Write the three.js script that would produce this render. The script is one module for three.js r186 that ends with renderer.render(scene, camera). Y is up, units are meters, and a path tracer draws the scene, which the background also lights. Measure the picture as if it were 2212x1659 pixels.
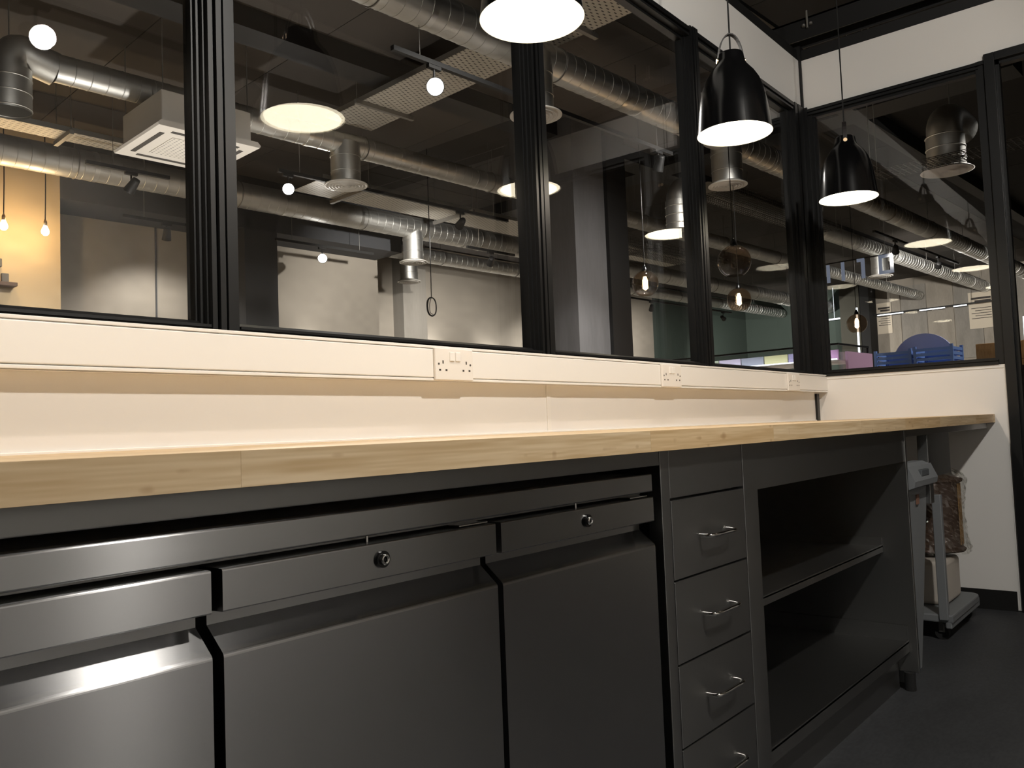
import * as THREE from 'three';
import { RoundedBoxGeometry } from 'three/addons/geometries/RoundedBoxGeometry.js';
import { mergeGeometries } from 'three/addons/utils/BufferGeometryUtils.js';
import { RectAreaLightUniformsLib } from 'three/addons/lights/RectAreaLightUniformsLib.js';
RectAreaLightUniformsLib.init();

// ---------------------------------------------------------------- camera, sky, exposure
const scene = new THREE.Scene();
scene.background = new THREE.Color(0x000000);
const camera = new THREE.PerspectiveCamera(49.277, 2212 / 1659, 0.05, 60);
camera.position.set(-4.5154, 0.93, 1.6112);
camera.rotation.set(0.05544, -0.87754, -0.03849, 'YXZ');
const renderer = new THREE.WebGLRenderer({ antialias: true });
renderer.toneMapping = THREE.LinearToneMapping;
renderer.toneMappingExposure = 1.0;
renderer.shadowMap.enabled = true;
renderer.shadowMap.type = THREE.PCFSoftShadowMap;

// ---------------------------------------------------------------- light levels, in one place
const PENDANT_CD = 0.78, PENDANT_GLOW = 12.5, KITCHEN_SPOT_CD = 13.5, HALL_SPOT_CD = 26, WALL_UP_CD = 5, EDISON_CD = 1.0;
const WARM = new THREE.Color().setRGB(1.0, 0.84, 0.74), WARM_GLOW = [1.0, 0.89, 0.66], NEUTRAL = new THREE.Color().setRGB(1.0, 0.95, 0.87), EDISON = new THREE.Color().setRGB(1.0, 0.70, 0.38);

// ---------------------------------------------------------------- helpers
let seed = 7;
const rnd = () => { seed = (seed * 1664525 + 1013904223) >>> 0; return seed / 4294967296; };
const taken = {};
const numbered = n => { taken[n] = (taken[n] ?? -1) + 1; return taken[n] ? `${n}_${String(taken[n]).padStart(3, '0')}` : n; };
const V = (x, y, z) => new THREE.Vector3(x, y, z);
const G = {
  box: (x0, x1, y0, y1, z0, z1) => new THREE.BoxGeometry(x1 - x0, y1 - y0, z1 - z0).translate((x0 + x1) / 2, (y0 + y1) / 2, (z0 + z1) / 2),
  rbox: (x0, x1, y0, y1, z0, z1, r = 0.002, s = 2) => new RoundedBoxGeometry(x1 - x0, y1 - y0, z1 - z0, s, Math.min(r, (x1 - x0) / 2.1, (y1 - y0) / 2.1, (z1 - z0) / 2.1)).translate((x0 + x1) / 2, (y0 + y1) / 2, (z0 + z1) / 2),
  cyl: (r, len, axis = 'y', seg = 24, r2 = r, open = false) => { const g = new THREE.CylinderGeometry(r2, r, len, seg, 1, open); if (axis === 'x') g.rotateZ(-Math.PI / 2); if (axis === 'z') g.rotateX(Math.PI / 2); return g; },
  tube: (pts, r, seg = 32, rs = 8, closed = false) => new THREE.TubeGeometry(new THREE.CatmullRomCurve3(pts.map(p => V(...p)), closed), seg, r, rs, closed),
  rod: (a, b, r, seg = 8) => { const A = V(...a), B = V(...b), d = B.clone().sub(A); const g = new THREE.CylinderGeometry(r, r, d.length(), seg); g.applyQuaternion(new THREE.Quaternion().setFromUnitVectors(V(0, 1, 0), d.normalize())); return g.translate((a[0] + b[0]) / 2, (a[1] + b[1]) / 2, (a[2] + b[2]) / 2); },
  disc: (r, seg = 20) => new THREE.CircleGeometry(r, seg),                    // faces +z
  lathe: (pts, seg = 48) => new THREE.LatheGeometry(pts.map(p => new THREE.Vector2(...p)), seg),
  // an outline in (a, b) swept along the third axis
  prism: (outline, len, axis) => {
    const s = new THREE.Shape(outline.map(p => new THREE.Vector2(...p)));
    const g = new THREE.ExtrudeGeometry(s, { depth: len, bevelEnabled: false });
    if (axis === 'x') g.applyMatrix4(new THREE.Matrix4().set(0, 0, 1, 0, 0, 1, 0, 0, 1, 0, 0, 0, 0, 0, 0, 1)); // outline (z, y), swept along x
    if (axis === 'y') g.applyMatrix4(new THREE.Matrix4().set(1, 0, 0, 0, 0, 0, 1, 0, 0, 1, 0, 0, 0, 0, 0, 1)); // outline (x, z), swept along y
    const det = axis === 'z' ? 1 : -1;
    if (det < 0) { const p = g.index ? g.toNonIndexed() : g; for (const k of ['position', 'normal', 'uv']) { const a = p.attributes[k], n = a.itemSize; for (let i = 0; i < a.count; i += 3) for (let j = 0; j < n; j++) { const t = a.array[(i + 1) * n + j]; a.array[(i + 1) * n + j] = a.array[(i + 2) * n + j]; a.array[(i + 2) * n + j] = t; } } p.computeVertexNormals(); return p; }
    return g;
  },
};
const merged = gs => {
  if (!Array.isArray(gs)) return gs;
  if (gs.length === 1) return gs[0];
  return mergeGeometries(gs.map(g => { const n = g.index ? g.toNonIndexed() : g; for (const k of Object.keys(n.attributes)) if (!['position', 'normal', 'uv'].includes(k)) n.deleteAttribute(k); n.morphAttributes = {}; return n; }));
};
function brushed(g) {                                     // uv in metres, u along the brushing (x)
  const p = g.attributes.position, n = g.attributes.normal, uv = g.attributes.uv;
  for (let i = 0; i < p.count; i++) Math.abs(n.getX(i)) > 0.8 ? uv.setXY(i, p.getZ(i) / 0.5, p.getY(i) / 0.15) : uv.setXY(i, p.getX(i) / 0.5, (p.getY(i) - p.getZ(i)) / 0.15);
  return g;
}
function part(name, geos, material, parent) {
  const m = new THREE.Mesh(material.anisotropy ? brushed(merged(geos)) : merged(geos), material);
  m.name = name; m.castShadow = m.receiveShadow = true;
  parent.add(m);
  return m;
}
function info(o, label, category, group, kind) {
  o.userData.label = label; o.userData.category = category;
  if (group) o.userData.group = group;
  if (kind) o.userData.kind = kind;
  return o;
}
function thing(name, label, category, group, kind) {
  const o = new THREE.Group(); o.name = numbered(name); scene.add(o);
  return info(o, label, category, group, kind);
}
function single(name, geos, material, label, category, group, kind) {
  const m = part(numbered(name), geos, material, scene);
  return info(m, label, category, group, kind);
}
// the shop hall is turned four degrees against the kitchen: u runs along its ducts, w across them, away from the kitchen
const TH = 4 * Math.PI / 180;
const H = (u, y, w) => V(u * Math.cos(TH) + w * Math.sin(TH), y, u * Math.sin(TH) - w * Math.cos(TH));
const inHall = (o, u = 0, y = 0, w = 0) => { o.position.copy(H(u, y, w)); o.rotation.y = -TH; return o; };   // inside: x = u, z = -w
const hbox = (u0, u1, y0, y1, w0, w1) => G.box(u0, u1, y0, y1, -w1, -w0);
function spot(parent, at, to, color, cd, angle, penumbra, size = 1.5) {
  const l = new THREE.SpotLight(color, cd, 0, angle, penumbra, 2);
  l.position.set(...at); l.target.position.set(...to); l.castShadow = true; l.shadow.radius = size; l.shadow.mapSize.set(512, 512);
  parent.add(l, l.target);
  return l;
}

// ---------------------------------------------------------------- textures
function noiseField(w, h, cells, rows = cells) {          // tiling value noise, 0..1
  const g = []; for (let i = 0; i < cells * rows; i++) g.push(rnd());
  const s = t => t * t * (3 - 2 * t), out = new Float32Array(w * h);
  for (let y = 0; y < h; y++) for (let x = 0; x < w; x++) {
    const fx = x / w * cells, fy = y / h * rows, ix = Math.floor(fx), iy = Math.floor(fy), tx = s(fx - ix), ty = s(fy - iy);
    const a = g[(iy % rows) * cells + ix % cells], b = g[(iy % rows) * cells + (ix + 1) % cells], c = g[((iy + 1) % rows) * cells + ix % cells], d = g[((iy + 1) % rows) * cells + (ix + 1) % cells];
    out[y * w + x] = (a + (b - a) * tx) * (1 - ty) + (c + (d - c) * tx) * ty;
  }
  return out;
}
function dataTex(w, h, fn, srgb = true, rx = 1, ry = 1) {
  const d = new Uint8Array(w * h * 4);
  for (let y = 0; y < h; y++) for (let x = 0; x < w; x++) { const c = fn(x, y); for (let k = 0; k < 3; k++) d[(y * w + x) * 4 + k] = Math.max(0, Math.min(255, Math.round(c[k]))); d[(y * w + x) * 4 + 3] = 255; }
  const t = new THREE.DataTexture(d, w, h); t.wrapS = t.wrapT = THREE.RepeatWrapping; t.magFilter = THREE.LinearFilter; t.minFilter = THREE.LinearFilter;
  if (srgb) t.colorSpace = THREE.SRGBColorSpace; t.repeat.set(rx, ry); t.needsUpdate = true;
  return t;
}
const mix = (a, b, t) => a.map((v, i) => v + (b[i] - v) * t);
const woodTex = (() => {
  const w = 1024, h = 128, a = noiseField(w, h, 6, 24), b = noiseField(w, h, 24, 64), k = noiseField(w, h, 40, 10);
  return dataTex(w, h, (x, y) => { const i = y * w + x, t = 0.55 * a[i] + 0.45 * b[i]; let col = mix([202, 172, 130], [230, 206, 170], Math.max(0, Math.min(1, (t - 0.5) * 1.5 + 0.5))); if (k[i] > 0.86) col = mix(col, [160, 124, 88], (k[i] - 0.86) * 4); return col; });
})();
const floorTex = (() => { const n = 256, a = noiseField(n, n, 128), b = noiseField(n, n, 9); return dataTex(n, n, (x, y) => { const t = 0.6 * a[y * n + x] + 0.4 * b[y * n + x]; return mix([44, 45, 47], [66, 67, 70], t); }, true, 6, 6); })();
const scuffTex = (() => { const n = 256, a = noiseField(n, n, 4), b = noiseField(n, n, 60, 3); return dataTex(n, n, (x, y) => { const t = 200 + 40 * (a[y * n + x] - 0.5) + 40 * (b[y * n + x] - 0.5); return [t, t, t]; }, false); })();
const perfTex = dataTex(128, 128, (x, y) => { const lx = x % 32, ly = (y + (Math.floor(x / 32) % 2) * 16) % 32; return Math.abs(lx - 16) < 10 && Math.abs(ly - 16) < 4 ? [26, 25, 24] : [176, 172, 162]; });
const grilleTex = dataTex(64, 64, (x, y) => ((x % 16) - 8) ** 2 + ((y % 16) - 8) ** 2 < 12 ? [150, 148, 144] : [226, 222, 214]);
const galvTex = (() => { const n = 256, a = noiseField(n, n, 24), b = noiseField(n, n, 7); return dataTex(n, n, (x, y) => { const t = 150 + 90 * (0.6 * a[y * n + x] + 0.4 * b[y * n + x]); return [t, t, t]; }, false, 2, 6); })();
const plasterTex = (() => { const n = 256, a = noiseField(n, n, 5), b = noiseField(n, n, 40); return dataTex(n, n, (x, y) => { const t = 222 + 22 * (a[y * n + x] - 0.5) + 12 * (b[y * n + x] - 0.5); return [t, t, t]; }); })();
const cardTex = (() => { const n = 128, a = noiseField(n, n, 64, 8), b = noiseField(n, n, 5); return dataTex(n, n, (x, y) => mix([150, 116, 74], [178, 142, 96], 0.6 * a[y * n + x] + 0.4 * b[y * n + x])); })();

// ---------------------------------------------------------------- materials
const std = (color, roughness, metalness = 0, extra = {}) => new THREE.MeshStandardMaterial({ color, roughness, metalness, ...extra });
const M = {
  white: std(0xe9e7e4, 0.55), whiteGloss: std(0xebe9e5, 0.32), panel: std(0xdedcd9, 0.6),
  frame: std(0x0f1011, 0.38), frameMatt: std(0x0c0c0d, 0.6), black: std(0x060606, 0.8),
  steel: new THREE.MeshPhysicalMaterial({ color: new THREE.Color().setRGB(0.47, 0.47, 0.475), metalness: 1, roughness: 0.225, anisotropy: 1.0, anisotropyRotation: Math.PI / 2 }),
  steelDull: new THREE.MeshPhysicalMaterial({ color: new THREE.Color().setRGB(0.34, 0.34, 0.335), metalness: 1, roughness: 0.42, anisotropy: 0.6, anisotropyRotation: Math.PI / 2 }),
  steelDark: std(new THREE.Color().setRGB(0.2, 0.195, 0.185), 0.5, 1), chrome: std(new THREE.Color().setRGB(0.75, 0.74, 0.72), 0.12, 1),
  brass: std(new THREE.Color().setRGB(0.72, 0.52, 0.32), 0.3, 1),
  wood: std(0xffffff, 0.5, 0, { map: woodTex }), woodB: std(0xfaf4ea, 0.5, 0, { map: woodTex }),
  floor: std(0xffffff, 0.6, 0, { map: floorTex }), hallFloor: std(0xb0a698, 0.5),
  ceiling: std(0x423d38, 0.85), ceilingB: std(0x393531, 0.85), beam: std(0x141415, 0.6), ceilingBlack: std(0x0d0d0d, 0.85),
  glass: new THREE.MeshPhysicalMaterial({ color: 0xffffff, roughness: 0, metalness: 0, transmission: 1, thickness: 0, ior: 1.5 }),
  galv: std(new THREE.Color().setRGB(0.56, 0.56, 0.54), 0.62, 1, { roughnessMap: galvTex }), galvRib: std(new THREE.Color().setRGB(0.62, 0.62, 0.6), 0.34, 1),
  tray: std(0xffffff, 0.5, 0.3, { map: perfTex }), wire: std(0x4a4845, 0.5, 0.6), rod: std(0x8c8a86, 0.5, 0.8),
  beige: std(0xaaa296, 0.85, 0, { map: plasterTex }), yellow: std(0xcdb894, 0.85, 0, { map: plasterTex }), grey: std(0x7c7c7d, 0.85, 0, { map: plasterTex }), charcoal: std(0x37383b, 0.8), green: std(0x36423c, 0.8), olive: std(0x3c3b33, 0.8),
  greyDark: std(0x5d5d60, 0.85, 0, { map: plasterTex }), beigeCool: std(0x9d9890, 0.85, 0, { map: plasterTex }),
  lampBlack: std(0x0b0b0c, 0.18), strap: std(0x1c1715, 0.6), lampInside: std(0xf2efe8, 0.6),
  plastic: std(0xe8e4de, 0.45), acWhite: std(0xe4e0d9, 0.5), acGrille: std(0xffffff, 0.6, 0, { map: grilleTex }), slot: std(0x4a4845, 0.7),
  diffuser: std(0xb9b6b0, 0.45), bin: std(0x76797c, 0.55), binDark: std(0x4d5154, 0.6), card: std(0xffffff, 0.85, 0, { map: cardTex }), whiteCard: std(0xb9b2a9, 0.8), brown: std(0x4a382c, 0.7),
  rubber: std(0x1a1a1b, 0.8), blue: std(0x6483bf, 0.5), blueDark: std(0x24407a, 0.5), paper: std(0xcfc4b2, 0.8), ink: std(0x3f3a36, 0.8),
  film: new THREE.MeshPhysicalMaterial({ color: 0xf4f4f2, roughness: 0.06, transmission: 1, thickness: 0, ior: 2.0 }),
};
const glow = (rgb, k) => new THREE.MeshStandardMaterial({ color: 0x000000, roughness: 0.6, emissive: new THREE.Color().setRGB(rgb[0], rgb[1], rgb[2]), emissiveIntensity: k });
M.pendantGlow = glow(WARM_GLOW, PENDANT_GLOW); M.spotGlow = glow([1, 0.97, 0.92], 40); M.spotGlowSoft = glow([1, 0.97, 0.92], 6); M.filament = glow([1, 0.76, 0.42], 26); M.led = glow([0.9, 0.96, 1], 2.2); M.ledBlue = glow([0.35, 0.55, 1], 0.8); M.signBlue = glow([0.42, 0.48, 0.62], 0.3);

// ================================================================ THE SETTING
const ROOM = { top: 4.5 };
{
  const f = single('floor', G.box(-9.5, 0.06, -0.12, 0, -0.06, 4.0), M.floor, 'dark grey speckled vinyl floor of the kitchen', 'floor', null, 'structure');
  const hf = thing('floor', 'brown shop floor beyond the glazed partition', 'floor', null, 'structure');
  inHall(hf);
  part('slab', hbox(-11, 19, -0.12, -0.005, 0.9, 10.6), M.hallFloor, hf);
  const hf2 = part('slab', hbox(0.45, 19, -0.12, -0.005, -4.6, 0.9), M.hallFloor, hf);
  const c = thing('ceiling', 'dark brown boarded ceiling high above kitchen and shop', 'ceiling', null, 'structure');
  inHall(c);
  part('deck', hbox(-11, 19, ROOM.top + 0.03, ROOM.top + 0.2, -5, 10.6), M.ceilingB, c);
  const cg = G.box(-0.596, 0.596, 0, 0.03, -1.196, 1.196);
  for (let u = -10.4; u < 19; u += 1.2) for (let w = -3.7; w < 10.4; w += 2.4) { const b = part('board', cg, w < 1.2 ? M.ceilingBlack : rnd() < 0.5 ? M.ceiling : M.ceilingB, c); b.position.set(u, ROOM.top, -w); }
}
// outer walls
{
  const wb = thing('wall_back', 'long beige wall at the far side of the shop', 'wall', null, 'structure'); inHall(wb);
  part('plaster', hbox(3.9, 13.6, 0, ROOM.top, 10.2, 10.5), M.beige, wb);
  part('green_plaster', hbox(13.6, 19, 0, ROOM.top, 10.2, 10.5), M.green, wb);
  const wy = thing('wall_alcove', 'warm yellow wall behind the bare bulbs, beside the alcove', 'wall', null, 'structure'); inHall(wy);
  part('plaster', hbox(-11, -1.08, 0, ROOM.top, 8.3, 9.2), M.yellow, wy);
  const wa = thing('wall_recess', 'beige alcove wall under a dark lintel', 'wall', null, 'structure'); inHall(wa);
  part('plaster', hbox(-1.08, 3.95, 0, 3.9, 9.0, 9.2), M.beige, wa);
  part('lintel', hbox(-1.08, 3.9, 3.79, ROOM.top, 8.3, 9.2), M.charcoal, wa);
  part('jamb', hbox(-1.08, -1.0, 0, 3.79, 8.55, 9.0), M.grey, wa);
  part('joint', hbox(0.3, 0.32, 0, 3.79, 8.985, 9.0), M.charcoal, wa);
  part('return_wall', hbox(3.9, 4.0, 0, ROOM.top, 9.2, 10.2), M.beige, wa);
  const we = thing('wall_right', 'far end wall of the shop with pale boards', 'wall', null, 'structure'); inHall(we);
  part('green_plaster', hbox(18.5, 18.8, 0, ROOM.top, 7.15, 10.5), M.green, we);
  part('plaster', hbox(18.5, 18.8, 0, ROOM.top, -5, 7.15), M.beige, we);
  const bg = hbox(18.47, 18.5, 2.3, 4.3, 0.01, 0.63);
  for (let k = 0; k < 6; k++) { const b = part('board', bg, k % 2 ? M.beige : M.beigeCool, we); b.position.set(0, 0, -(2.55 + k * 0.64)); }
  const wl = single('wall_left', hbox(-11.3, -11, 0, ROOM.top, -5, 10.5), M.grey, 'plain grey wall closing the shop on the far left', 'wall', null, 'structure'); inHall(wl);
  const wk = thing('wall_kitchen', 'grey kitchen wall behind the viewer', 'wall', null, 'structure');
  part('plaster', G.box(-9.6, 2.5, 0, ROOM.top + 0.1, 4.0, 4.2), M.panel, wk);
  part('plaster', G.box(-9.6, -9.5, 0, ROOM.top + 0.1, -0.06, 4.0), M.grey, wk);
  const ws = single('wall_side', hbox(0.5, 19, 0, ROOM.top, -5, -4.7), M.charcoal, 'dark wall closing the shop beyond the doorway', 'wall', null, 'structure'); inHall(ws);
}

// ---------------------------------------------------------------- glazed partition along the counter (front plane z = 0) and its short return (x = 0)
const SILL = 1.187, HEAD = 2.568, U1 = 2.613, U2 = 2.893, YT = [1.0685, 1.1617];
const posts = [-5.78, -4.66, -3.54, -2.407, -1.288];
{
  const wa = thing('wall_front', 'white lower partition panels behind the worktop', 'wall', null, 'structure');
  part('panel', G.box(-9.5, -2.402, 0, 1.16, -0.05, 0), M.white, wa);
  part('panel', G.box(-2.400, 0, 0, 1.16, -0.05, 0), M.white, wa);
  part('joint_strip', G.rbox(-2.41, -2.392, 0.92, YT[0], 0, 0.004, 0.0015), M.whiteGloss, wa);
  part('corner_post', G.rbox(-0.062, -0.026, 0.92, YT[0] - 0.006, 0, 0.012, 0.002), M.frame, wa);
  part('caulk', G.rbox(-9.5, 0, 0.9185, 0.925, -0.001, 0.006, 0.002), M.whiteGloss, wa);
  const wu = thing('wall_upper_front', 'white band above the long row of glazing', 'wall', null, 'structure');
  part('panel', G.box(-9.5, -0.016, U1, U2, -0.05, 0), M.panel, wu);
  const we = thing('wall_end', 'white end panel at right of the worktop, below glazing', 'wall', null, 'structure');
  part('panel', G.rbox(0, 0.05, 0.004, 1.151, 0, 0.884, 0.0015), M.white, we);
  part('lip', [G.rbox(-0.004, 0.002, 1.137, 1.1535, 0, 0.884, 0.0015), G.rbox(-0.003, 0.002, 0.004, 1.1535, 0.874, 0.8845, 0.001)], M.whiteGloss, we);
  const be = single('baseboard_end', G.box(-0.006, 0.002, 0, 0.0915, 0, 0.866), M.black, 'black skirting strip along the foot of the end panel', 'skirting', null, 'structure');
  const wv = thing('wall_upper_end', 'white band above the end glazing and the doorway', 'wall', null, 'structure');
  part('panel', G.box(0, 0.05, U1, U2, 0.012, 0.892), M.panel, wv);
  part('panel', G.box(0, 0.05, U1 + 0.028, U2, 0.892, 4.0), M.panel, wv);
  single('trim_1', G.box(-0.016, 0.05, 1.16, U2 + 0.08, -0.05, 0.012), M.frameMatt, 'slim black corner post between the two glazed sides', 'post', null, 'structure');
  single('trim_2', [G.box(-9.5, 0.05, U2, U2 + 0.06, -0.05, -0.005), G.box(0.005, 0.05, U2, U2 + 0.06, 0, 4.0)], M.frameMatt, 'black capping rail on top of the white bands', 'rail', null, 'structure');
}
// a stepped aluminium post, swept upwards: outline in (x, z)
const postOutline = w => { const h = w / 2; return [[-h - 0.014, -0.05], [h + 0.014, -0.05], [h + 0.014, -0.018], [h + 0.008, -0.018], [h + 0.008, -0.008], [h, -0.008], [h, 0.012], [h - 0.004, 0.02], [0.006, 0.02], [0.006, 0.012], [0.001, 0.012], [0.001, 0.02], [-0.012, 0.02], [-0.012, 0.008], [-0.018, 0.008], [-0.018, 0.016], [-h + 0.006, 0.016], [-h + 0.006, 0.004], [-h, 0.004], [-h, -0.008], [-h - 0.008, -0.008], [-h - 0.008, -0.018], [-h - 0.014, -0.018]]; };
const postGeo = G.prism(postOutline(0.07), 1.47, 'y');
{
  posts.forEach((x, i) => {
    const p = single('trim_3', postGeo, M.frame, ['black grooved window post outside the left edge', 'black grooved window post just left of the view', 'thick black grooved window post at far left', 'black grooved window post behind the first pendant lamp', 'black grooved window post behind the second pendant lamp'][i], 'post', null, 'structure');
    p.position.set(x, 1.155, 0);
  });
  const cp = single('trim_4', [G.prism([[-0.2, -0.05], [0.0, -0.05], [0.0, 0.0], [-0.02, 0.0], [-0.02, 0.012], [-0.05, 0.012], [-0.05, 0.004], [-0.058, 0.004], [-0.058, 0.016], [-0.096, 0.016], [-0.096, 0.006], [-0.104, 0.006], [-0.104, 0.014], [-0.14, 0.014], [-0.14, -0.004], [-0.16, -0.004], [-0.16, -0.016], [-0.2, -0.016]], 1.47, 'y').translate(0, 1.155, 0),
    G.prism([[-0.012, 0.0], [0.05, 0.0], [0.05, 0.06], [0.02, 0.06], [0.02, 0.05], [0.006, 0.05], [0.006, 0.03], [-0.012, 0.03]], 1.47, 'y').translate(0, 1.155, 0)], M.frame, 'wide black grooved corner post of the glazed partition', 'post', null, 'structure');
  // windows
  const edges = [-9.4, ...posts, -0.16];
  const names = ['leftmost partition window, outside the view', 'partition window left of the view', 'partition window showing the bare bulbs and ceiling cassette', 'partition window reflecting the first pendant, hanging cable behind', 'partition window with a brown globe lamp behind it', 'narrow partition window next to the corner post'];
  for (let i = 0; i < 6; i++) {
    const a = edges[i] + (i ? 0.035 : 0), b = edges[i + 1] - (i < 5 ? 0.035 : 0);
    const w = thing(`window_${i + 1}`, names[i], 'window', null, 'structure');
    part('sill_rail', G.prism([[-0.05, 1.157], [0.02, 1.157], [0.02, 1.166], [0.012, 1.166], [0.012, 1.17], [0.02, 1.17], [0.02, 1.176], [-0.004, 1.176], [-0.018, SILL], [-0.05, SILL]], b - a, 'x').translate(a, 0, 0), M.frame, w);
    part('head_rail', G.prism([[-0.05, HEAD], [-0.018, HEAD], [-0.018, HEAD + 0.012], [0.012, HEAD + 0.012], [0.012, HEAD + 0.022], [0.004, HEAD + 0.022], [0.004, HEAD + 0.028], [0.018, HEAD + 0.028], [0.018, HEAD + 0.046], [-0.05, HEAD + 0.046]], b - a, 'x').translate(a, 0, 0), M.frame, w);
    part('pane', G.box(a - 0.01, b + 0.01, SILL - 0.01, HEAD + 0.01, -0.036, -0.028), M.glass, w);
  }
  const w = thing('window_7', 'end partition window beside the doorway, above the white end panel', 'window', null, 'structure');
  part('sill_rail', [G.box(-0.01, 0.05, 1.153, 1.168, 0.03, 0.858), G.box(0.0, 0.05, 1.168, 1.172, 0.03, 0.858), G.box(-0.01, 0.05, 1.172, 1.179, 0.03, 0.858), G.box(0.012, 0.05, 1.179, SILL, 0.03, 0.858)], M.frame, w);
  part('head_rail', [G.box(0.012, 0.05, HEAD, HEAD + 0.014, 0.03, 0.858), G.box(-0.008, 0.05, HEAD + 0.014, HEAD + 0.024, 0.03, 0.858), G.box(0, 0.05, HEAD + 0.024, HEAD + 0.03, 0.03, 0.858), G.box(-0.012, 0.05, HEAD + 0.03, U1, 0.03, 0.892)], M.frame, w);
  part('pane', G.box(0.028, 0.036, SILL - 0.01, HEAD + 0.01, 0.05, 0.862), M.glass, w);
  const d = thing('door_1', 'open black framed doorway at the right edge', 'doorway', null, 'structure');
  part('jamb', [G.rbox(-0.02, 0.05, 0, 2.64, 0.885, 0.93, 0.002), G.box(0.0, 0.05, SILL - 0.03, 2.62, 0.845, 0.886), G.box(0.008, 0.05, 0, 2.62, 0.93, 0.945)], M.frame, d);
  part('header', [G.rbox(-0.02, 0.05, 2.6, 2.64, 0.93, 2.1, 0.002), G.box(0.008, 0.05, 2.585, 2.6, 0.93, 2.1)], M.frame, d);
  part('jamb', G.rbox(-0.02, 0.05, 0, 2.64, 2.1, 2.16, 0.002), M.frame, d);
  single('wall_end_far', G.box(0, 0.05, 0, 2.63, 2.16, 4.0), M.panel, 'white partition beyond the doorway', 'wall', null, 'structure');
}

// ================================================================ KITCHEN THINGS
// worktop of maple staves
{
  const w = thing('worktop', 'long pale maple worktop running to the white end panel', 'worktop');
  part('slab', G.box(-9.4, 0, 0.881, 0.92, 0.0005, 0.783), M.wood, w);
  const cuts = [-9.4, -6.1, -5.2, -4.02, -3.18, -2.62, -1.98, -1.52, -1.05, -0.74, -0.42, -0.045, 0];
  for (let i = 0; i < cuts.length - 1; i++) {
    const g = G.rbox(cuts[i], cuts[i + 1], 0.881, 0.92, 0.783, 0.825, 0.0004), uv = g.attributes.uv, p = g.attributes.position, o = rnd();
    for (let k = 0; k < p.count; k++) uv.setXY(k, p.getX(k) / 1.4 + o, (p.getY(k) + p.getZ(k)) / 0.16 + o * 7);
    part('stave', g, i % 3 === 1 ? M.woodB : M.wood, w);
  }
}
// dado trunking with three twin sockets
{
  const t = thing('cable_trunking', 'white cable trunking running under the window frames', 'trunking');
  part('base', [G.rbox(-9.4, -0.001, YT[0], YT[1], 0.0005, 0.044, 0.002), G.rbox(-9.4, -0.001, YT[1] - 0.007, YT[1], 0.03, 0.05, 0.0015), G.rbox(-9.4, -0.001, YT[0], YT[0] + 0.007, 0.03, 0.05, 0.0015)], M.whiteGloss, t);
  part('cover', G.rbox(-9.4, -0.001, YT[0] + 0.009, YT[1] - 0.009, 0.04, 0.0505, 0.0025), M.whiteGloss, t);
  const labels = ['white twin socket at left, largest of three, on trunking', 'white twin socket in the middle of the trunking, behind second lamp', 'white twin socket nearest the corner post on trunking'];
  [-2.885, -1.70, -0.49].forEach((x, i) => {
    const s = thing('twin_socket', labels[i], 'socket', 'twin sockets on the trunking');
    s.position.set(x, 1.113, 0.0505);
    part('plate', G.rbox(-0.073, 0.073, -0.043, 0.043, 0, 0.009, 0.003), M.plastic, s);
    for (const k of [-1, 1]) part('rocker', G.rbox(k * 0.0115 - 0.009, k * 0.0115 + 0.009, 0.008, 0.033, 0.007, 0.0125, 0.002), M.whiteGloss, s);
    for (const k of [-1, 1]) {
      const cx = k * 0.045;
      part('pin_hole', [G.box(cx - 0.0022, cx + 0.0022, 0.001, 0.0095, 0.0085, 0.0094), G.box(cx - 0.0155, cx - 0.0085, -0.0185, -0.0135, 0.0085, 0.0094), G.box(cx + 0.0085, cx + 0.0155, -0.0185, -0.0135, 0.0085, 0.0094)], M.ink, s);
      part('screw', G.cyl(0.003, 0.001, 'z', 10).translate(k * 0.061, 0, 0.0092), M.steelDark, s);
    }
  });
}
// pendant lamps
function shadeGeo() {
  const out = [[0.126, 0], [0.1255, 0.004], [0.122, 0.03], [0.1175, 0.07], [0.112, 0.11], [0.104, 0.15], [0.092, 0.185], [0.076, 0.212], [0.062, 0.228], [0.052, 0.24], [0.047, 0.252], [0.043, 0.276], [0.0405, 0.281], [0.0, 0.281]];
  const g = G.lathe(out, 96), p = g.attributes.position;
  for (let i = 0; i < p.count; i++) {            // the pressed flutes that run down the shoulder
    const y = p.getY(i), a = Math.atan2(p.getZ(i), p.getX(i)), k = Math.max(0, Math.min(1, (y - 0.05) / 0.1)) * Math.max(0, Math.min(1, (0.25 - y) / 0.04));
    const s = 1 - 0.05 * k * Math.pow(Math.abs(Math.sin(2 * a)), 6); p.setXYZ(i, p.getX(i) * s, y, p.getZ(i) * s);
  }
  g.computeVertexNormals();
  return g;
}
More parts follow.
